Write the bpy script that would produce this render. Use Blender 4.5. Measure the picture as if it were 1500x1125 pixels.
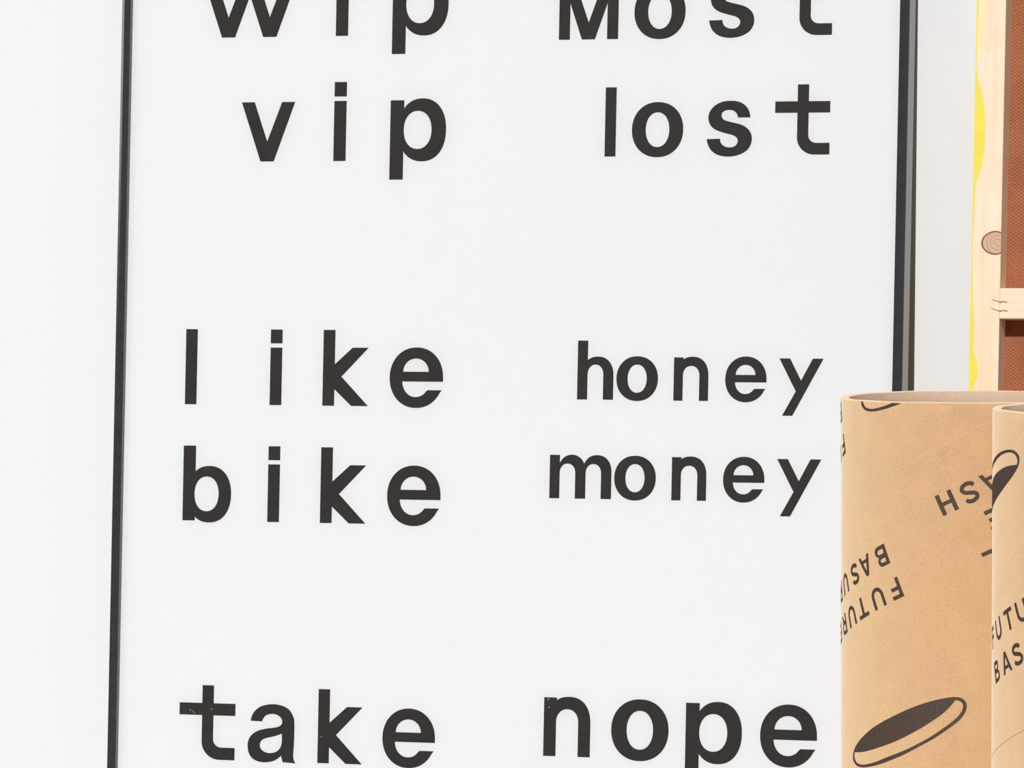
import bpy, bmesh, math, random
from mathutils import Vector, Matrix
from mathutils.geometry import delaunay_2d_cdt

# ------------------------------------------------------------------ scene
for o in list(bpy.data.objects):
    bpy.data.objects.remove(o, do_unlink=True)
scene = bpy.context.scene
COL = scene.collection
random.seed(7)

# ------------------------------------------------------------------ camera
YAW, PITCH, ROLL = math.radians(17.85), math.radians(4.92), math.radians(-0.32)
CAM_POS = Vector((1.709, -5.364, 0.900))
f0 = Vector((-math.sin(YAW), math.cos(YAW), 0)); r0 = Vector((math.cos(YAW), math.sin(YAW), 0)); u0 = Vector((0, 0, 1))
fw = f0 * math.cos(PITCH) - u0 * math.sin(PITCH)
up = u0 * math.cos(PITCH) + f0 * math.sin(PITCH)
rt = r0 * math.cos(ROLL) + up * math.sin(ROLL)
up = rt.cross(fw)
cd = bpy.data.cameras.new('camera')
cam = bpy.data.objects.new('camera', cd); COL.objects.link(cam)
cam.matrix_world = Matrix(((rt.x, up.x, -fw.x, CAM_POS.x), (rt.y, up.y, -fw.y, CAM_POS.y),
                           (rt.z, up.z, -fw.z, CAM_POS.z), (0, 0, 0, 1)))
cd.sensor_fit = 'HORIZONTAL'; cd.sensor_width = 36.0
cd.lens = 7000.0 / 1500.0 * 36.0
cd.shift_x = 0.0
cd.shift_y = (850.0 - 562.5) / 1500.0          # the photograph is the upper part of a taller frame
cd.clip_end = 100
scene.camera = cam

# ------------------------------------------------------------------ world, sun, exposure
world = bpy.data.worlds.new('room_light'); scene.world = world
world.use_nodes = True
world.node_tree.nodes['Background'].inputs[0].default_value = (0.96, 0.985, 1.03, 1)
world.node_tree.nodes['Background'].inputs[1].default_value = 0.12
SUN_EL, SUN_AZ = math.radians(34.0), math.radians(-6.0)    # azimuth: slightly from the right of the wall's normal
sd = bpy.data.lights.new('sun_front_offscreen', 'SUN'); sd.energy = 3.14; sd.angle = math.radians(0.7); sd.color = (1.0, 0.985, 0.97)
sun = bpy.data.objects.new('sun_front_offscreen', sd); COL.objects.link(sun)
sdir = Vector((math.sin(SUN_AZ) * math.cos(SUN_EL), math.cos(SUN_AZ) * math.cos(SUN_EL), -math.sin(SUN_EL)))
sun.rotation_euler = sdir.to_track_quat('-Z', 'Y').to_euler(); sun.location = (-0.5, -4, 4)
wd = bpy.data.lights.new('window_left_offscreen', 'AREA'); wd.shape = 'RECTANGLE'; wd.size = 0.9; wd.size_y = 0.85; wd.energy = 13; wd.color = (0.97, 0.985, 1.0)
win = bpy.data.objects.new('window_left_offscreen', wd); COL.objects.link(win); win.location = (-3.35, -3.5, 1.95)
win.rotation_euler = (Vector((0.3, -0.1, 0.75)) - win.location).to_track_quat('-Z', 'Y').to_euler()
scene.view_settings.view_transform = 'Standard'
scene.view_settings.look = 'None'
scene.view_settings.exposure = 0.0
scene.view_settings.gamma = 1.0
scene.view_settings.use_curve_mapping = False

# ------------------------------------------------------------------ materials
class N:
    """small helper round a node tree"""
    def __init__(s, name):
        s.m = bpy.data.materials.new(name); s.m.use_nodes = True
        s.t = s.m.node_tree; s.b = s.t.nodes['Principled BSDF']; s.out = s.t.nodes['Material Output']
    def node(s, kind, **kw):
        n = s.t.nodes.new(kind)
        for k, v in kw.items():
            if k.startswith('i_'):
                key = k[2:].replace('_', ' ')
                n.inputs[key].default_value = v
            else: setattr(n, k, v)
        return n
    def link(s, a, b): s.t.links.new(a, b)
    def coords(s, scale=(1, 1, 1), rot=(0, 0, 0)):
        tc = s.node('ShaderNodeTexCoord'); mp = s.node('ShaderNodeMapping')
        mp.inputs['Scale'].default_value = scale; mp.inputs['Rotation'].default_value = rot
        s.link(tc.outputs['Object'], mp.inputs['Vector']); return mp.outputs['Vector']
    def noise(s, vec, scale, detail=4, rough=0.6):
        n = s.node('ShaderNodeTexNoise'); n.inputs['Scale'].default_value = scale
        n.inputs['Detail'].default_value = detail; n.inputs['Roughness'].default_value = rough
        s.link(vec, n.inputs['Vector']); return n.outputs['Fac']
    def ramp(s, fac, stops):
        r = s.node('ShaderNodeValToRGB'); e = r.color_ramp.elements
        while len(e) < len(stops): e.new(0.5)
        for el, (p, c) in zip(e, stops): el.position = p; el.color = (*c, 1)
        s.link(fac, r.inputs['Fac']); return r.outputs['Color']
    def mix(s, a, b, fac, mode='MIX'):
        n = s.node('ShaderNodeMixRGB', blend_type=mode)
        for v, i in ((fac, 0), (a, 1), (b, 2)):
            if isinstance(v, bpy.types.NodeSocket): s.link(v, n.inputs[i])
            else: n.inputs[i].default_value = v if i == 0 else (*v, 1)
        return n.outputs[0]
    def math(s, op, a, b=0.0):
        n = s.node('ShaderNodeMath', operation=op)
        for v, i in ((a, 0), (b, 1)):
            if isinstance(v, bpy.types.NodeSocket): s.link(v, n.inputs[i])
            else: n.inputs[i].default_value = v
        return n.outputs[0]
    def col(s, c):
        if isinstance(c, bpy.types.NodeSocket): s.link(c, s.b.inputs['Base Color'])
        else: s.b.inputs['Base Color'].default_value = (*c, 1)
        return s
    def rough(s, r, spec=0.5):
        s.b.inputs['Roughness'].default_value = r; s.b.inputs['Specular IOR Level'].default_value = spec; return s
    def bump(s, h, strength, dist):
        n = s.node('ShaderNodeBump'); n.inputs['Strength'].default_value = strength; n.inputs['Distance'].default_value = dist
        s.link(h, n.inputs['Height']); s.link(n.outputs[0], s.b.inputs['Normal']); return s

def mat_wall():
    k = N('white_painted_wall')
    v = k.coords()
    big = k.noise(v, 1.3, 3)
    k.col(k.ramp(big, [(0.3, (0.858, 0.860, 0.858)), (0.7, (0.876, 0.879, 0.880))]))
    k.rough(0.85, 0.2)
    k.bump(k.noise(k.coords((260, 260, 520)), 1.0, 3), 0.12, 0.0006)
    return k.m
def mat_floor():
    k = N('grey_concrete_floor'); v = k.coords()
    k.col(k.ramp(k.noise(v, 3.0, 6), [(0.3, (0.25, 0.25, 0.25)), (0.7, (0.31, 0.31, 0.31))])); k.rough(0.6); return k.m
def mat_paper():
    k = N('white_poster_paper'); v = k.coords()
    k.col(k.ramp(k.noise(v, 2.0, 2), [(0.3, (0.776, 0.786, 0.804)), (0.7, (0.784, 0.794, 0.809))])); k.rough(0.8, 0.2); return k.m
def mat_letter():
    k = N('black_print'); v = k.coords()
    k.col(k.ramp(k.noise(v, 40.0, 3), [(0.3, (0.024, 0.019, 0.0165)), (0.7, (0.029, 0.023, 0.020))])); k.rough(0.6, 0.2); return k.m
def mat_glaze():
    k = N('clear_acrylic_glazing'); t = k.t
    t.nodes.remove(k.b)
    tr = k.node('ShaderNodeBsdfTransparent'); gl = k.node('ShaderNodeBsdfGlossy'); gl.inputs['Roughness'].default_value = 0.05
    fr = k.node('ShaderNodeFresnel'); fr.inputs['IOR'].default_value = 1.33
    mx = k.node('ShaderNodeMixShader')
    bp = k.node('ShaderNodeBump'); bp.inputs['Strength'].default_value = 0.05; bp.inputs['Distance'].default_value = 0.002
    k.link(k.noise(k.coords(), 6.0, 2), bp.inputs['Height']); k.link(bp.outputs[0], gl.inputs['Normal'])
    k.link(fr.outputs[0], mx.inputs[0]); k.link(tr.outputs[0], mx.inputs[1]); k.link(gl.outputs[0], mx.inputs[2])
    k.link(mx.outputs[0], k.out.inputs['Surface']); return k.m
def mat_scuff():
    k = N('whitish_scuff'); k.col((0.95, 0.95, 0.95)).rough(0.4)
    n = k.noise(k.coords((1, 1, 1)), 260.0, 3)
    k.link(k.math('MINIMUM', k.math('MAXIMUM', k.math('MULTIPLY', k.math('SUBTRACT', n, 0.28), 1.1), 0.0), 0.45), k.b.inputs['Alpha']); return k.m
def mat_frame():
    k = N('black_anodised_metal'); v = k.coords()
    k.col(k.ramp(k.noise(v, 60.0, 3), [(0.3, (0.030, 0.030, 0.033)), (0.7, (0.038, 0.038, 0.041))])); k.rough(0.16, 0.8)
    k.bump(k.noise(v, 1500.0, 2), 0.05, 0.0004); return k.m
def mat_backing():
    k = N('olive_brown_fibreboard'); v = k.coords()
    k.col(k.ramp(k.noise(v, 90.0, 4), [(0.3, (0.20, 0.15, 0.08)), (0.7, (0.27, 0.21, 0.12))])); k.rough(0.9, 0.1); return k.m
def mat_pine(name, along):
    k = N(name)
    sc = (1, 1, 0.05) if along == 'z' else (0.05, 1, 1)
    v = k.coords(sc)
    g = k.noise(v, 130.0, 4, 0.55)
    g2 = k.noise(k.coords((0.4, 0.4, 0.4)), 60.0, 3)
    c = k.ramp(g, [(0.30, (0.90, 0.70, 0.47)), (0.52, (0.93, 0.78, 0.57)), (0.75, (0.95, 0.84, 0.67))])
    c = k.mix(c, k.ramp(g2, [(0.35, (0.90, 0.68, 0.45)), (0.7, (0.96, 0.86, 0.70))]), 0.35)
    k.col(c).rough(0.65, 0.25); k.bump(g, 0.15, 0.0005); return k.m
def mat_knot():
    k = N('pine_knot')
    w = k.node('ShaderNodeTexWave', wave_type='RINGS', rings_direction='Y')
    w.inputs['Scale'].default_value = 75.0; w.inputs['Distortion'].default_value = 3.0; w.inputs['Detail'].default_value = 2.0; w.inputs['Detail Scale'].default_value = 1.5
    k.link(k.coords(), w.inputs['Vector'])
    k.col(k.ramp(w.outputs['Fac'], [(0.1, (0.58, 0.35, 0.225)), (0.8, (0.69, 0.45, 0.31))])).rough(0.6); return k.m
def plain(name, c, r=0.6, spec=0.4, metal=0.0, var=0.08, scale=30):
    k = N(name); v = k.coords()
    a = tuple(x * (1 - var) for x in c); b = tuple(min(1, x * (1 + var)) for x in c)
    k.col(k.ramp(k.noise(v, scale, 3), [(0.3, a), (0.7, b)])).rough(r, spec); k.b.inputs['Metallic'].default_value = metal; return k.m
def mat_hardboard():
    # screen-side hardboard: fine woven relief
    k = N('brown_screen_backed_hardboard')
    tc = k.node('ShaderNodeTexCoord'); sx = k.node('ShaderNodeSeparateXYZ'); k.link(tc.outputs['Object'], sx.inputs[0])
    P = 2 * math.pi / 0.0056; PZ = 2 * math.pi / 0.0040
    jit = k.noise(tc.outputs['Object'], 330.0, 3)
    ax = k.math('ADD', k.math('MULTIPLY', sx.outputs[0], P), k.math('MULTIPLY', jit, 5.0))
    az = k.math('ADD', k.math('MULTIPLY', sx.outputs[2], PZ), k.math('MULTIPLY', jit, 5.0))
    h = k.math('MULTIPLY', k.math('SINE', ax), k.math('SINE', az))   # checker-like weave
    h = k.math('ADD', k.math('MULTIPLY', h, 0.5), 0.5)
    base = k.ramp(k.noise(tc.outputs['Object'], 25.0, 4), [(0.3, (0.37, 0.125, 0.058)), (0.7, (0.46, 0.165, 0.082))])
    k.col(base).rough(0.75, 0.25); k.bump(h, 1.0, 0.0011); return k.m
def mat_kraft(name, c, dark=0.76, fib=0.22, sheen=0.30, dr=1.0):
    k = N(name)
    v = k.coords(); r = k.coords((1, 1, 2.6))
    fine = k.noise(r, 560.0, 5, 0.75)
    mott = k.noise(v, 38.0, 4)
    a = tuple(x * dark for x in c); b = tuple(min(0.98, x * (1 + fib)) for x in c)
    cc = k.ramp(fine, [(0.38, a), (0.51, c), (0.63, b)])
    cc = k.mix(cc, k.ramp(mott, [(0.3, tuple(x * 0.90 for x in c)), (0.7, tuple(min(0.98, x * 1.07) for x in c))]), 0.45)
    sp = k.noise(v, 210.0, 2)
    cc = k.mix(cc, tuple(x * 0.6 for x in c), k.ramp(sp, [(0.74, (0, 0, 0)), (0.80, (0.5, 0.5, 0.5))]))
    k.col(cc).rough(0.75, 0.25); k.bump(fine, 0.12, 0.0006)
    k.b.inputs['Diffuse Roughness'].default_value = dr; k.b.inputs['Sheen Weight'].default_value = sheen; k.b.inputs['Sheen Roughness'].default_value = 0.45
    return k.m
def mat_ink():
    k = N('dark_brown_ink'); v = k.coords()
    k.col(k.ramp(k.noise(v, 700.0, 4, 0.7), [(0.35, (0.062, 0.041, 0.031)), (0.7, (0.125, 0.088, 0.066))])).rough(0.7, 0.25); return k.m

def mat_smear():
    k = N('thin_yellow_paint')
    n = k.noise(k.coords((1, 1, 0.12)), 300.0, 4)
    k.col(k.ramp(n, [(0.38, (0.93, 0.79, 0.56)), (0.62, (0.92, 0.79, 0.30))])).rough(0.55); return k.m
M = dict(wall=mat_wall(), floor=mat_floor(), paper=mat_paper(), letter=mat_letter(), glaze=mat_glaze(), scuff=mat_scuff(), frame=mat_frame(),
         backing=mat_backing(), pine_z=mat_pine('pale_pine_upright', 'z'), pine_x=mat_pine('pale_pine_rail', 'x'), knot=mat_knot(),
         knot_ring=plain('dark_knot_bark', (0.20, 0.085, 0.045), 0.8), yellow=plain('yellow_paint', (0.90, 0.74, 0.10), 0.45, var=0.05),
         yellow_thin=mat_smear(), staple=plain('bright_steel', (0.75, 0.74, 0.72), 0.3, metal=1.0),
         dash=plain('brown_dash', (0.55, 0.27, 0.10), 0.8), board=mat_hardboard(),
         kraft=mat_kraft('kraft_paper', (0.735, 0.50, 0.275)), kraft_in=mat_kraft('grey_brown_cardboard', (0.66, 0.49, 0.36), 0.74, 0.22, 0.0, 0.0),
         kraft_rim=mat_kraft('cut_cardboard_edge', (0.80, 0.62, 0.42)), ink=mat_ink(),
         seam_l=plain('pale_paper_seam', (0.84, 0.62, 0.38), 0.7), seam_d=plain('dark_paper_seam', (0.34, 0.22, 0.12), 0.7))

# ------------------------------------------------------------------ building helpers
def tag(o, label=None, cat=None, group=None, kind=None):
    if label: o['label'] = label
    if cat: o['category'] = cat
    if group: o['group'] = group
    if kind: o['kind'] = kind
    return o
def empty(name, mw):
    o = bpy.data.objects.new(name, None); o.empty_display_size = 0.1; COL.objects.link(o); o.matrix_world = mw; return o
def mesh_obj(name, verts, faces, mats, parent=None, smooth=False, fmat=None):
    me = bpy.data.meshes.new(name); me.from_pydata([tuple(v) for v in verts], [], faces)
    for m in (mats if isinstance(mats, (list, tuple)) else [mats]): me.materials.append(m)
    if fmat:
        for p, i in zip(me.polygons, fmat): p.material_index = i
    if smooth:
        for p in me.polygons: p.use_smooth = True
    me.update()
    o = bpy.data.objects.new(name, me); COL.objects.link(o)
    if parent: o.parent = parent
    return o
def box(name, lo, hi, mat, parent=None, bevel=0.0, seg=2):
    bm = bmesh.new(); bmesh.ops.create_cube(bm, size=1.0)
    for v in bm.verts:
        v.co = Vector([lo[i] + (v.co[i] + 0.5) * (hi[i] - lo[i]) for i in range(3)])
    if bevel: bmesh.ops.bevel(bm, geom=bm.edges[:], offset=bevel, segments=seg, affect='EDGES', profile=0.5)
    me = bpy.data.meshes.new(name); bm.to_mesh(me); bm.free(); me.materials.append(mat)
    o = bpy.data.objects.new(name, me); COL.objects.link(o)
    if parent: o.parent = parent
    return o

# ---- outlines and lettering
def sup(cx, cy, rx, ry, n=2.15, a0=0, a1=360, steps=56):
    pts = []
    for i in range(steps + (0 if a1 - a0 == 360 else 1)):
        a = math.radians(a0 + (a1 - a0) * i / steps); c, s = math.cos(a), math.sin(a)
        pts.append((cx + rx * math.copysign(abs(c) ** (2 / n), c), cy + ry * math.copysign(abs(s) ** (2 / n), s)))
    return pts
def smooth_closed(pts, corners=(), sub=5):
    """Catmull-Rom through a closed ring; indices in `corners` stay sharp"""
    n = len(pts); out = []
    for i in range(n):
        p1, p2 = pts[i], pts[(i + 1) % n]
        p0 = pts[i - 1] if i not in corners else (2 * p1[0] - p2[0], 2 * p1[1] - p2[1])
        p3 = pts[(i + 2) % n] if (i + 1) % n not in corners else (2 * p2[0] - p1[0], 2 * p2[1] - p1[1])
        if i in corners and (i + 1) % n in corners: out.append(p1); continue
        for k in range(sub):
            t = k / sub
            out.append(tuple(0.5 * (2 * p1[j] + (p2[j] - p0[j]) * t + (2 * p0[j] - 5 * p1[j] + 4 * p2[j] - p3[j]) * t * t
                                    + (3 * p1[j] - p0[j] - 3 * p2[j] + p3[j]) * t ** 3) for j in (0, 1)))
    return out
def smooth_open(pts, sub=6):
    out = []; n = len(pts)
    for i in range(n - 1):
        p1, p2 = pts[i], pts[i + 1]
        p0 = pts[i - 1] if i else (2 * p1[0] - p2[0], 2 * p1[1] - p2[1]); p3 = pts[i + 2] if i + 2 < n else (2 * p2[0] - p1[0], 2 * p2[1] - p1[1])
        for k in range(sub):
            t = k / sub
            out.append(tuple(0.5 * (2 * p1[j] + (p2[j] - p0[j]) * t + (2 * p0[j] - 5 * p1[j] + 4 * p2[j] - p3[j]) * t * t
                                    + (3 * p1[j] - p0[j] - 3 * p2[j] + p3[j]) * t ** 3) for j in (0, 1)))
    return out + [pts[-1]]
def stroke(pts, w):
    L, Rr = [], []
    for i, p in enumerate(pts):
        a = pts[max(0, i - 1)]; b = pts[min(len(pts) - 1, i + 1)]
        dx, dy = b[0] - a[0], b[1] - a[1]; l = math.hypot(dx, dy) or 1
        nx, ny = -dy / l * w / 2, dx / l * w / 2
        L.append((p[0] + nx, p[1] + ny)); Rr.append((p[0] - nx, p[1] - ny))
    return L + Rr[::-1]
def rect(x0, y0, x1, y1): return [(x0, y0), (x1, y0), (x1, y1), (x0, y1)]
def arc(cx, cy, rx, ry, a0, a1, steps=18): return sup(cx, cy, rx, ry, 2.0, a0, a1, steps)

def glyphs():
    """lower-case grotesque, ascender = 1; value: (solids, holes)"""
    G = {}
    fl = 1 / 0.940; fr = 1 / 0.959       # outlines were measured on a sheet seen at an angle
    def put(ch, f, solids, holes=()):
        G[ch] = ([[(x * f, y) for x, y in s] for s in solids], [[(x * f, y) for x, y in h] for h in holes])
    put('l', fl, [rect(0, 0, .155, 1)])
    put('i', fl, [rect(0, 0, .156, .763), rect(0, .819, .156, 1.003)])
    put('k', fl, [[(0, 0), (.155, 0), (.155, .218), (.380, 0), (.600, 0), (.245, .385), (.596, .768), (.386, .768), (.155, .548), (.155, 1), (0, 1)]])
    # e
    cx, cy, rx, ry = .352, .3815, .352, .4015
    a_top = math.degrees(math.asin((.33 - cy) / ry)); a_end = 360 + math.degrees(math.asin((.218 - cy) / ry))
    outer = sup(cx, cy, rx, ry, 2.1, a_top, a_end, 70)
    outer[0] = (.705, .33); outer[-1] = (.690, .218)
    inner = sup(.345, .345, .177, .220, 2.1, 325, 184, 30)
    inner = [(.503, .218)] + [q for q in inner if q[1] < .213 or q[0] < .3] + [(.168, .33)]
    put('e', fl, [outer + inner], [arc(.3455, .46, .1675, .176, 0, 180, 24)])
    put('o', fr, [sup(.3685, .3825, .3685, .3975, 2.12)], [sup(.368, .382, .169, .250, 2.12)])
    put('p', fl, [rect(0, -.24, .171, .765), sup(.402, .388, .301, .399, 2.2)], [sup(.3455, .388, .1745, .241, 2.15)])
    put('b', fl, [rect(0, 0, .165, .992), sup(.352, .351, .292, .375, 2.2)], [sup(.3165, .355, .1605, .230, 2.15)])
    v = [(0, .754), (.252, 0), (.421, 0), (.681, .754), (.514, .754), (.333, .253), (.165, .754)]
    put('v', fl, [v])
    put('w', fl, [v, [(x + .527, y) for x, y in v]])
    S = [(803, 437), (798, 395), (775, 320), (725, 255), (660, 212), (580, 190), (500, 186), (420, 193), (340, 218), (265, 265), (210, 330), (182, 400), (180, 460),
         (195, 520), (230, 575), (290, 620), (370, 652), (460, 678), (540, 700), (590, 730), (615, 775), (605, 825), (570, 865), (520, 882), (460, 880), (400, 855),
         (362, 810), (352, 752), (153, 757), (165, 820), (195, 890), (245, 950), (320, 995), (410, 1017), (500, 1020), (600, 1005), (690, 970), (760, 920), (805, 850),
         (823, 780), (820, 710), (795, 645), (745, 590), (680, 550), (600, 525), (500, 500), (420, 475), (385, 440), (375, 400), (390, 360), (430, 333), (480, 323),
         (540, 330), (585, 360), (610, 400), (616, 437)]
    S = [((x - 153 - .019 * (1004 - y)) / 1038, (1004 - y) / 1038) for x, y in S]
    put('s', fr, [smooth_closed(S, (0, 27, 28, 55))])
    ro, ri = .25, .115
    t = [(.318, 1.012), (.318, .769), (0, .769), (0, .604), (.318, .604), (.318, ro)] + arc(.318 + ro, ro, ro, ro, 180, 270, 14)[1:] + \
        [(.783, 0), (.783, .168), (.478 + ri, .168)] + arc(.478 + ri, .168 + ri, ri, ri, 270, 180, 10)[1:] + \
        [(.478, .604), (.783, .604), (.783, .769), (.478, .769), (.478, 1.012)]
    put('t', fr, [t])
    put('M', fr, [rect(0, 0, .160, 1), rect(.700, 0, .860, 1), [(.335, 0), (.525, 0), (.86, 1.0), (.69, 1.0), (.430, .245), (.17, 1.0), (0, 1.0)]])
    def arch(xl, xr, so, si, top, it, yo=.42):   # one arch from a left stem to a right stem
        # outer from the stem over to the right leg, inner back
        ox0 = xl; cxo = (xl + so + xr) / 2
        return xl
    h_out = sup(.345, .40, .267, .331, 2.25, 0, 180, 30)
    put('h', fr, [rect(0, 0, .173, 1), h_out + [(.078, 0), (.612, 0)]], [sup(.3055, .42, .1335, .175, 2.1, 0, 180, 24) + [(.172, -.05), (.439, -.05)]])
    put('n', fr, [rect(0, 0, .160, .735), sup(.315, .41, .270, .338, 2.3, 0, 180, 30) + [(.045, 0), (.585, 0)]],
        [sup(.2935, .43, .1385, .162, 2.1, 0, 180, 24) + [(.155, -.05), (.432, -.05)]])
    put('m', fr, [rect(0, 0, .170, .738), sup(.376, .45, .236, .294, 2.1, 0, 180, 30) + [(.14, 0), (.612, 0)], sup(.805, .45, .245, .292, 2.2, 0, 180, 30) + [(.56, 0), (1.05, 0)]],
        [sup(.3025, .43, .1325, .162, 2.1, 0, 180, 24) + [(.170, -.05), (.435, -.05)], sup(.743, .43, .131, .160, 2.1, 0, 180, 24) + [(.612, -.05), (.874, -.05)]])
    put('y', fr, [[(0, .728), (.285, .17), (.063, -.245), (.235, -.245), (.741, .728), (.561, .728), (.370, .354), (.18, .728)]])
    A = [(800, 598), (808, 560), (835, 510), (890, 465), (970, 443), (1040, 442), (1110, 460), (1160, 495), (1190, 550), (1200, 600), (1198, 760), (1190, 900), (1195, 945), (1210, 974),
         (1092, 967), (1085, 935), (1076, 910), (1055, 930), (1010, 958), (945, 973), (880, 970), (820, 945), (785, 900), (772, 840), (776, 785), (805, 730), (860, 690),
         (930, 668), (1010, 655), (1058, 643), (1082, 622), (1088, 590), (1070, 555), (1030, 533), (985, 530), (940, 545), (915, 575), (905, 600)]
    Ah = [(1086, 708), (1084, 790), (1068, 840), (1030, 875), (970, 888), (920, 875), (890, 845), (885, 805), (905, 770), (950, 750), (1020, 732)]
    cv = lambda q: ((q[0] - 770 - .019 * (963 - q[1])) / 680, (963 - q[1]) / 680)
    put('a', fl, [smooth_closed([cv(q) for q in A], (0, 13, 14, 16, 37))], [smooth_closed([cv(q) for q in Ah], (0,))])
    return G
def caps():
    """printed capitals, cap height = 1, x measured from the left edge; value: (solids, holes, width)"""
    w = .20; C = {}
    C['F'] = ([rect(0, 0, w, 1), rect(0, .81, .66, 1), rect(0, .42, .60, .60)], [], .66)
    C['E'] = ([rect(0, 0, w, 1), rect(0, .81, .68, 1), rect(0, .405, .60, .585), rect(0, 0, .68, .19)], [], .68)
    C['L'] = ([rect(0, 0, w, 1), rect(0, 0, .64, .19)], [], .64)
    C['H'] = ([rect(0, 0, .21, 1), rect(.61, 0, .82, 1), rect(0, .41, .82, .59)], [], .82)
    C['T'] = ([rect(.33, 0, .53, 1), rect(0, .81, .86, 1)], [], .86)
    C['U'] = ([[(0, 1)] + arc(.42, .42, .42, .43, 180, 360, 24) + [(.84, 1)]], [[(.19, 1.05)] + arc(.42, .42, .23, .245, 180, 360, 20) + [(.65, 1.05)]], .84)
    C['A'] = ([[(0, 0), (.20, 0), (.46, .75), (.72, 0), (.92, 0), (.57, 1), (.35, 1)], rect(.24, .20, .68, .36)], [], .92)
    C['S'] = ([stroke(smooth_open([(.68, .76), (.60, .87), (.40, .915), (.20, .86), (.125, .73), (.20, .60), (.40, .52), (.60, .43), (.69, .28), (.60, .14), (.40, .085), (.18, .13), (.09, .25)]), .19)], [], .78)
    C['B'] = ([rect(0, 0, .45, 1), sup(.42, .745, .29, .255, 2.3), sup(.44, .265, .33, .265, 2.3)], [sup(.38, .725, .16, .095, 3), sup(.40, .295, .19, .115, 3), rect(.2, .63, .38, .82), rect(.2, .18, .40, .41)], .77)
    C['R'] = ([rect(0, 0, w, 1), rect(0, .34, .42, 1), sup(.42, .67, .32, .33, 2.3), [(.34, .40), (.56, .42), (.80, 0), (.58, 0)]], [sup(.42, .67, .135, .15, 2.6), rect(w, .52, .42, .82)], .80)
    return C
def inside(p, poly):
    x, y = p; c = False; j = len(poly) - 1
    for i in range(len(poly)):
        xi, yi = poly[i]; xj, yj = poly[j]
        if (yi > y) != (yj > y) and x < (xj - xi) * (y - yi) / (yj - yi) + xi: c = not c
        j = i
    return c
def fill(solids, holes, grid=None, clip=None):
    """triangulate union(solids) minus holes; optional interior grid so the sheet can be bent"""
    vs, es = [], []
    for poly in list(solids) + list(holes):
        if grid:                                   # split long edges too
            q = []
            for i, a in enumerate(poly):
                b = poly[(i + 1) % len(poly)]; n = max(1, int(math.hypot(b[0] - a[0], b[1] - a[1]) / grid))
                q += [(a[0] + (b[0] - a[0]) * k / n, a[1] + (b[1] - a[1]) * k / n) for k in range(n)]
        else: q = poly
        o = len(vs); vs += [Vector(v) for v in q]; es += [(o + i, o + (i + 1) % len(q)) for i in range(len(q))]
    xs = [v.x for v in vs]; ys = [v.y for v in vs]
    if clip is not None:
        o = len(vs); vs += [Vector((min(xs) - 1, clip)), Vector((max(xs) + 1, clip))]; es.append((o, o + 1))
    if grid:
        x = min(xs)
        while x < max(xs):
            y = min(ys)
            while y < max(ys):
                vs.append(Vector((x + .013 * grid, y + .017 * grid))); y += grid
            x += grid
    r = delaunay_2d_cdt(vs, es, [], 0, 1e-6)
    V, F = r[0], r[2]; keep = []
    for f in F:
        c = (sum(V[i].x for i in f) / len(f), sum(V[i].y for i in f) / len(f))
        if clip is not None and c[1] > clip: continue
        if any(inside(c, s) for s in solids) and not any(inside(c, h) for h in holes): keep.append(list(f))
    used = sorted({i for f in keep for i in f}); mp = {a: b for b, a in enumerate(used)}
    return [(V[i].x, V[i].y) for i in used], [[mp[i] for i in f] for f in keep]

# ------------------------------------------------------------------ the setting
wall = box('wall_back', (-3.2, 0.0, 0.0), (3.4, 0.15, 2.9), M['wall']); tag(wall, 'plain white painted wall behind the framed poster', 'wall', kind='structure')
floor = box('floor', (-3.2, -7.0, -0.1), (3.4, 0.15, 0.0), M['floor']); tag(floor, 'plain grey concrete floor under the poster and tubes', 'floor', kind='structure')

# ------------------------------------------------------------------ framed poster leaning on the wall
LEAN = math.radians(4.88); LEN = 1.32; FOOT = LEN * math.sin(LEAN)
def leaning(x): return Matrix.Translation((x, -FOOT, 0.0)) @ Matrix.Rotation(-LEAN, 4, 'X')
poster = empty('framed_poster', leaning(0.0))
tag(poster, 'large black framed poster of rhyming word pairs leaning against the white wall', 'framed poster')
XL, XR, ZB, ZT, RW, DEP = -0.4871, 0.4738, 0.001, LEN, 0.0112, 0.030
prof = [(0, 0), (0, -DEP + .0022), (.0003, -DEP + .0009), (.0008, -DEP + .00045), (.0034, -DEP), (RW - .0003, -DEP), (RW, -DEP + .0003), (RW, -DEP + .0012), (RW, -.0035), (RW, 0)]
def rail(a, b, nin):
    """mitred rail between outer corners a and b, nin: inward direction (x,z)"""
    t = ((b[0] - a[0]), (b[1] - a[1])); l = math.hypot(*t); t = (t[0] / l, t[1] / l)
    vs = []
    for (c, s) in ((a, 1), (b, -1)):
        for o, y in prof: vs.append((c[0] + nin[0] * o + t[0] * o * s, y, c[1] + nin[1] * o + t[1] * o * s))
    n = len(prof); fs = [[i, (i + 1) % n, n + (i + 1) % n, n + i] for i in range(n)] + [list(range(n))[::-1], list(range(n, 2 * n))]
    o = mesh_obj('frame_rail', vs, fs, M['frame'], poster)
    bm = bmesh.new(); bm.from_mesh(o.data); bmesh.ops.recalc_face_normals(bm, faces=bm.faces); bm.to_mesh(o.data); bm.free()
    return o
rail((XL, ZB), (XL, ZT), (1, 0)); rail((XR, ZB), (XR, ZT), (-1, 0))
rail((XL, ZB), (XR, ZB), (0, 1)); rail((XL, ZT), (XR, ZT), (0, -1))
box('backing_board', (XL + RW - .001, -.0060, ZB + RW - .001), (XR - RW + .001, -.0030, ZT - RW + .001), M['backing'], poster)
sheet = box('poster_sheet', (XL + RW - .0005, -.0220, ZB + RW - .0005), (XR - RW + .0005, -.0215, ZT - RW + .0005), M['paper'], poster)
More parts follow.
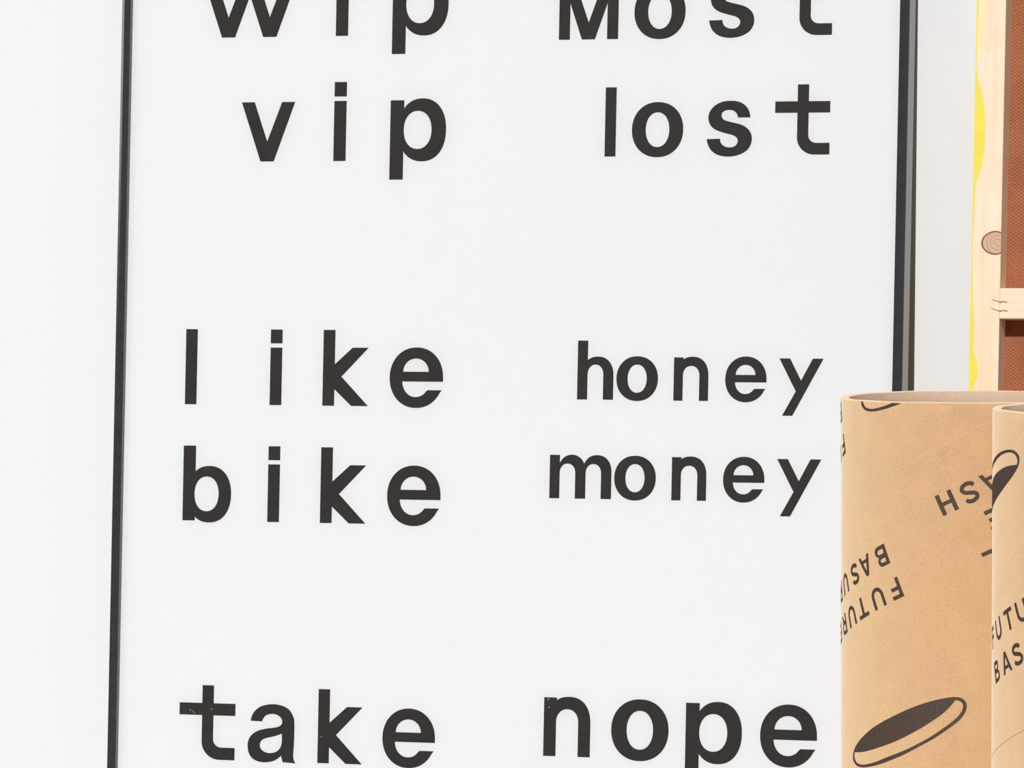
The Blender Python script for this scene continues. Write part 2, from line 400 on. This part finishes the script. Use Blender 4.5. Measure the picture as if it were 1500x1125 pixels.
glz = box('glazing', (XL + RW - .0005, -.0262, ZB + RW - .0005), (XR - RW + .0005, -.0242, ZT - RW + .0005), M['glaze'], poster)
glz['label'] = 'clear shiny glazing over the poster'

LET = [('w', -386.4, 1058.9, 93.0), ('i', -218.1, 1058.9, 92.6), ('p', -147.9, 1058.9, 92.4), ('v', -334.5, 911.8, 93.0), ('i', -218.1, 911.8, 92.6), ('p', -147.9, 911.8, 92.4),
       ('M', 56.8, 1050.6, 79.8), ('o', 147.4, 1051.0, 79.8), ('s', 237.2, 1051.4, 79.5), ('t', 317.3, 1051.9, 79.3),
       ('l', 114.9, 915.0, 79.9), ('o', 147.3, 915.1, 79.9), ('s', 237.2, 915.4, 79.5), ('t', 317.3, 915.8, 79.2),
       ('l', -399.3, 624.1, 89.2), ('i', -291.9, 624.1, 89.0), ('k', -225.6, 624.0, 89.2), ('e', -142.3, 624.2, 88.2),
       ('b', -399.5, 486.2, 89.5), ('i', -291.9, 486.0, 89.2), ('k', -225.7, 486.0, 89.1), ('e', -142.5, 486.0, 88.2),
       ('h', 87.7, 634.3, 68.1), ('o', 134.8, 634.1, 64.9), ('n', 203.5, 634.0, 67.7), ('e', 264.8, 634.2, 65.3), ('y', 328.4, 634.5, 67.2),
       ('m', 56.5, 519.6, 68.2), ('o', 134.6, 519.4, 65.0), ('n', 203.5, 519.4, 67.7), ('e', 264.7, 519.4, 65.3), ('y', 328.2, 519.7, 67.2),
       ('t', -398.2, 203.0, 87.0), ('a', -310.7, 203.4, 87.9), ('k', -222.8, 203.4, 87.1), ('e', -142.2, 202.8, 86.8),
       ('n', 55.5, 220.8, 92.6), ('o', 137.2, 219.7, 89.6), ('p', 226.3, 218.8, 89.6), ('e', 314.8, 218.7, 89.4)]
GL = glyphs(); cache = {}
for ch, x, z, s in LET:
    if ch not in cache: cache[ch] = fill(*GL[ch])
    v2, f2 = cache[ch]; k = s / 1000.0
    vs = [(x / 1000 + a * k, -.0222, z / 1000 + b * k) for a, b in v2]
    vs = vs + [(a, -.0220, c) for a, _, c in vs]; n = len(v2)
    edges = {}
    for f in f2:
        for i in range(len(f)):
            e = (f[i], f[(i + 1) % len(f)]); edges[e] = 1
    side = [[a, b, b + n, a + n] for (a, b) in edges if (b, a) not in edges]
    mesh_obj('printed_letter', vs, f2 + side, M['letter'], sheet)

# small scuffs on the glazing over the lower words
def scuff(pts, w):
    o = stroke(pts, 1.0); n = len(pts); vs = []
    for i, p in enumerate(pts):
        a = pts[max(0, i - 1)]; b = pts[min(n - 1, i + 1)]; dx, dy = b[0] - a[0], b[1] - a[1]; l = math.hypot(dx, dy)
        ww = w * math.sin(math.pi * (i + .35) / (n - .3)) / 2
        vs += [(p[0] - dy / l * ww, -.02625, p[1] + dx / l * ww), (p[0] + dy / l * ww, -.02625, p[1] - dx / l * ww)]
    mesh_obj('scuff_mark', vs, [[2 * i, 2 * i + 1, 2 * i + 3, 2 * i + 2] for i in range(n - 1)], M['scuff'], glz)
scuff([(-.3850, .2630), (-.3830, .2612), (-.3815, .2605)], .0012)
scuff([(-.3800, .2618), (-.3790, .2590), (-.3765, .2575)], .0011)
scuff([(-.3575, .2625), (-.3560, .2634), (-.3548, .2630)], .0010)
scuff([(.0610, .2850), (.0622, .2870), (.0630, .2890)], .0012)
scuff([(.0620, .2760), (.0626, .2772), (.0630, .2785)], .0012)
scuff([(-.2185, .2345), (-.2165, .2340), (-.2150, .2342)], .0010)

# ------------------------------------------------------------------ wooden panel leaning beside it, back outwards
panel = empty('wooden_panel', leaning(0.0))
tag(panel, 'back of a brown hardboard panel on pale pine battens with yellow paint drips', 'panel')
PW0, PW1, BW = 0.5527, 1.30, 0.0333
FY, BY = -.0370, -.0030
board = box('hardboard', (PW0 + .0005, -.0030, .001), (PW1, 0.0, LEN - .001), M['board'], panel)
bl = box('batten', (PW0, FY, .0), (PW0 + BW, BY, LEN), M['pine_z'], panel, .0006, 1)
box('batten', (PW1 - BW, FY, .0), (PW1, BY, LEN), M['pine_z'], panel, .0006, 1)
box('batten', (PW0 + BW, FY + .0002, .0), (PW1 - BW, BY, BW), M['pine_x'], panel, .0006, 1)
box('batten', (PW0 + BW, FY + .0002, LEN - BW), (PW1 - BW, BY, LEN), M['pine_x'], panel, .0006, 1)
cb = box('cross_batten', (PW0 + BW - .0001, FY + .0004, .7290), (PW1 - BW, BY, .7632), M['pine_x'], panel, .0007, 1)
# knot on the upright batten, cut off by its edge
kc, kr = (.5782, .8141), .0142
def half_disc(r0, r1, y, name, mat, hz=1.2, parent=bl, xmax=PW0 + BW + .0001):
    vs, fs = [], []
    n = 40
    for r in (r0, r1):
        for i in range(n):
            a = 2 * math.pi * i / n
            vs.append((min(xmax, kc[0] + r * math.cos(a)), y, kc[1] + r * .91 * math.sin(a) + .0006 * math.sin(2 * a)))
    if r0 > 0: fs = [[i, (i + 1) % n, n + (i + 1) % n, n + i] for i in range(n)]
    else: fs = [list(range(n, 2 * n))]
    # local origin in the knot's centre so its rings are centred
    o = mesh_obj(name, [(x - kc[0] - .004, yy - y, z - kc[1]) for x, yy, z in vs], fs, mat, parent); o.location = (kc[0] + .004, y, kc[1]); return o
half_disc(0, kr * .965, FY - .00012, 'knot', M['knot'])
half_disc(kr * .93, kr * 1.04, FY - .00018, 'knot_ring', M['knot_ring'])
# yellow paint run over from the painted side
def paint(name, prof_pts, y, mat):
    pts = smooth_open(prof_pts, 6); n = len(pts); vs = []
    for w, z in pts: vs += [(PW0 - .0002, y, z), (PW0 + max(.0003, w), y, z)]
    fs = [[2 * i, 2 * i + 2, 2 * i + 3, 2 * i + 1] for i in range(n - 1)]
    for w, z in pts: vs += [(PW0 - .0002, -.010, z)]
    fs += [[2 * i, 2 * n + i, 2 * n + i + 1, 2 * i + 2] for i in range(n - 1)]
    mesh_obj(name, vs, fs, mat, bl)
paint('yellow_paint', [(.0022, 1.20), (.0026, 1.088), (.0018, 1.070), (.0013, 1.040), (.0012, 1.012), (.0020, 1.006), (.0030, 1.000), (.0034, .996), (.0075, .985), (.0112, .966), (.0124, .942), (.0121, .918), (.0100, .904),
                       (.0060, .890), (.0040, .883), (.0028, .872), (.0022, .852), (.0018, .838), (.0014, .815), (.0016, .790), (.0022, .765), (.0032, .745), (.0044, .725), (.0050, .708), (.0040, .696),
                       (.0062, .688), (.0088, .680), (.0098, .671), (.0098, .664), (.0066, .657), (.0058, .648), (.0054, .60), (.004, .50)], FY - .00016, M['yellow'])
paint('yellow_smear', [(.0080, 1.20), (.0090, 1.095), (.0096, 1.080), (.0086, 1.062), (.0062, 1.050), (.0068, 1.040), (.0060, 1.032), (.0004, 1.026)], FY - .00008, M['yellow_thin'])
# staples bridging the joint between the two battens
for (za, zb, xa, xb) in ((.7500, .7476, .5772, .5944), (.7405, .7376, .5760, .5950)):
    st = box('staple', (.5842, FY - .0006, zb - .0005), (.5888, FY + .001, zb + .0011), M['staple'], cb, .0003, 1)
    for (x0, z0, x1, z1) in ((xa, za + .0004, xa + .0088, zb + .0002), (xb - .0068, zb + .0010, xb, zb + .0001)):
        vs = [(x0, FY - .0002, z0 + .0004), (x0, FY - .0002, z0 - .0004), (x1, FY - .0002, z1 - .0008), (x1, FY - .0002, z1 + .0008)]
        mesh_obj('staple_dash', vs, [[0, 1, 2, 3]], M['dash'], cb)  # flat brown dash laid on the wood beside the staple

# ------------------------------------------------------------------ cardboard tubes
RAD, WALL_T, TUBE_H, SEG = 0.1422, 0.0078, 0.6587, 160
MARK_OUT = [(-78.4, -32.7), (-76.9, -27.1), (-72.2, -21.1), (-63.9, -13.8), (-53.9, -6.9), (-42.0, 0.6), (-30.0, 7.1), (-17.8, 13.1), (-4.3, 19.5), (8.4, 25.2), (20.4, 30.1), (31.9, 34.0),
            (43.1, 37.1), (54.0, 39.2), (60.3, 39.6), (65.6, 38.6), (69.2, 36.0), (71.0, 31.5), (70.3, 26.1), (67.0, 19.8), (61.7, 13.9), (54.0, 7.9), (45.0, 1.4), (35.7, -4.8), (24.3, -11.2),
            (12.5, -17.7), (0.1, -23.9), (-13.1, -29.5), (-27.4, -34.7), (-42.0, -38.8), (-55.4, -41.1), (-66.5, -41.4), (-73.2, -39.4), (-77.3, -36.3)]
MARK_IN = [(-73.6, -27.2), (-57.1, -25.1), (-40.6, -21.0), (-21.3, -14.8), (-4.2, -8.0), (11.5, -0.2), (26.2, 8.2), (38.5, 16.4), (47.7, 23.4), (54.9, 30.8), (59.2, 36.2), (62.9, 35.9),
           (66.1, 33.7), (67.2, 30.1), (66.1, 25.6), (62.5, 20.2), (56.7, 14.7), (49.5, 9.1), (40.4, 2.5), (31.0, -3.7), (19.5, -10.1), (6.4, -16.8), (-7.5, -22.7), (-21.3, -27.9), (-36.5, -33.8),
           (-50.7, -37.5), (-61.2, -38.8), (-69.3, -37.6), (-73.6, -34.0), (-74.8, -30.5)]
CAP = caps()
def bend(u, v, lift=.00013):
    r = RAD + lift; a = u / 1000.0 / RAD
    return (r * math.sin(a), -r * math.cos(a), v / 1000.0)
def print_shape(name, solids, holes, tr, tube, clip=None):
    S = [[tr(p) for p in s] for s in solids]; H = [[tr(p) for p in h] for h in holes]
    v2, f2 = fill(S, H, 4.0, clip)
    o = mesh_obj(name, [bend(u, v) for u, v in v2], f2, M['ink'], tube)
    bm = bmesh.new(); bm.from_mesh(o.data)
    for f in bm.faces:
        f.normal_update(); c = f.calc_center_median()
        if f.normal.x * c.x + f.normal.y * c.y < 0: f.normal_flip()
    bm.to_mesh(o.data); bm.free()
    return o
def line(tube, word, org, ang, h, centres):
    """print letters of a word on a tube: org = baseline point, centres along the baseline (mm)"""
    c, s = math.cos(ang), math.sin(ang)
    for ch, cx in zip(word, centres):
        if ch == ' ': continue
        so, ho, w = CAP[ch]
        tr = lambda p: (org[0] + (cx + (p[0] - w / 2) * h) * c - p[1] * h * s, org[1] + (cx + (p[0] - w / 2) * h) * s + p[1] * h * c)
        print_shape('printed_letter', so, ho, tr, tube)
def mark(tube, c, turned=False, clip=None):
    k = -1 if turned else 1
    tr = lambda p: (c[0] + k * p[0], c[1] + k * p[1])
    print_shape('oval_mark', [smooth_closed(MARK_OUT, (), 3)], [smooth_closed(MARK_IN, (0, 10), 3)], tr, tube, clip)
def strip(tube, name, u0, v0, slope, ua, ub, w, mat):
    n = 90; vs = []
    for i in range(n + 1):
        u = ua + (ub - ua) * i / n; v = v0 + (u - u0) * slope
        vs += [bend(u, v - w / 2, .0001), bend(u, v + w / 2, .0001)]
    mesh_obj(name, vs, [[2 * i, 2 * i + 2, 2 * i + 3, 2 * i + 1] for i in range(n)], mat, tube)
def make_tube(pos, label, seed):
    t = empty('cardboard_tube', Matrix.Translation((pos[0], pos[1], 0))); tag(t, label, 'tube', 'printed cardboard tubes')
    rnd = random.Random(seed); ph = [rnd.uniform(0, 6.28) for _ in range(4)]
    rim = lambda a: TUBE_H + .00035 * math.sin(3 * a + ph[0]) + .0002 * math.sin(11 * a + ph[1])
    rin = lambda a: RAD - WALL_T + .0006 * math.sin(2 * a + ph[2]) + .00035 * math.sin(9 * a + ph[3])
    rings = []; vs = []; fs = []; fm = []
    def ring(rf, zf, m):
        rings.append((len(vs), m))
        for i in range(SEG):
            a = 2 * math.pi * i / SEG; r = rf(a); vs.append((r * math.sin(a), -r * math.cos(a), zf(a)))
    K = 8
    for k in range(K): ring(lambda a: RAD, lambda a, k=k: (TUBE_H - .01) * k / (K - 1), 0)
    ring(lambda a: RAD, lambda a: rim(a) - .0008, 0)
    ring(lambda a: RAD - .0008, lambda a: rim(a), 2)
    ring(lambda a: rin(a) + .0008, lambda a: rim(a) + .0001, 2)
    ring(lambda a: rin(a), lambda a: rim(a) - .0008, 2)
    for k in range(K): ring(lambda a: rin(a) if k < 2 else RAD - WALL_T, lambda a, k=k: (TUBE_H - .01) * (1 - k / (K - 1)), 1)
    for q in range(len(rings)):
        a0 = rings[q][0]; q2 = (q + 1) % len(rings); a1 = rings[q2][0]; m = rings[q2][1] if q2 else 1
        for i in range(SEG):
            j = (i + 1) % SEG; fs.append([a0 + i, a0 + j, a1 + j, a1 + i]); fm.append(m)
    o = mesh_obj('tube_wall', vs, fs, [M['kraft'], M['kraft_in'], M['kraft_rim']], t, True, fm)
    bm = bmesh.new(); bm.from_mesh(o.data); bmesh.ops.recalc_face_normals(bm, faces=bm.faces); bm.to_mesh(o.data); bm.free()
    n = 64; r = RAD - WALL_T + .0005
    vs = [(r * math.sin(2 * math.pi * i / n), -r * math.cos(2 * math.pi * i / n), z) for z in (.001, .006) for i in range(n)]
    mesh_obj('base_disc', vs, [list(range(n))[::-1], list(range(n, 2 * n))] + [[i, (i + 1) % n, n + (i + 1) % n, n + i] for i in range(n)], M['kraft_in'], t)
    return t
FUT = [7.2, 33.7, 62.4, 87.8, 114.5, 140.0]; BAS = [8.5, 36.7, 60.5, 90.0, 117.5, 144.0]
t1 = make_tube((.6343, -.4297), 'brown kraft cardboard tube standing next to the framed poster, its lettering printed upside down', 3)
A1 = math.radians(204.8)
def block(tube, org, ang, h, second):
    line(tube, 'FUTURE', org, ang, h, FUT)
    c, s = math.cos(ang), math.sin(ang)
    line(tube, 'BASURA', (org[0] + second[0] * c - second[1] * s, org[1] + second[0] * s + second[1] * c), ang, h, BAS)
block(t1, (-55.4, 478.5), A1, 21.8, (2.0, -37.7))
block(t1, (-158.7, 622.2), A1, 21.8, (2.0, -37.7))
line(t1, 'TRASH', (-12.2, 562.8), A1, 22.3, [-115.0, -87.0, -59.8, -35.0, -8.9])
line(t1, 'E', (-12.2 - 35.2 * math.sin(A1), 562.8 + 35.2 * math.cos(A1)), A1, 22.0, [-39.2 - .34 * 22])
line(t1, 'L', (-12.2 - 73.1 * math.sin(A1), 562.8 + 73.1 * math.cos(A1)), A1, 22.0, [-19.0 - .32 * 22])
mark(t1, (-49.3, 316.5)); mark(t1, (-31.8, 689.2), clip=657.6)
strip(t1, 'paper_seam', -50.6, 591.2, (640.1 - 591.2) / (44.5 + 50.6), -75, 75, 0.5, M['seam_l'])
t2 = make_tube((.8397, -.6281), 'brown kraft cardboard tube with upright lettering, touching the tube beside the poster', 8)
A2 = math.radians(24.2)
block(t2, (-176.2, 416.5), A2, 21.8, (3.0, -37.2))
mark(t2, (-183.0, 579.2), turned=True)
strip(t2, 'paper_seam', -134.6, 327.5, .43, -260, 300, 0.45, M['seam_d'])
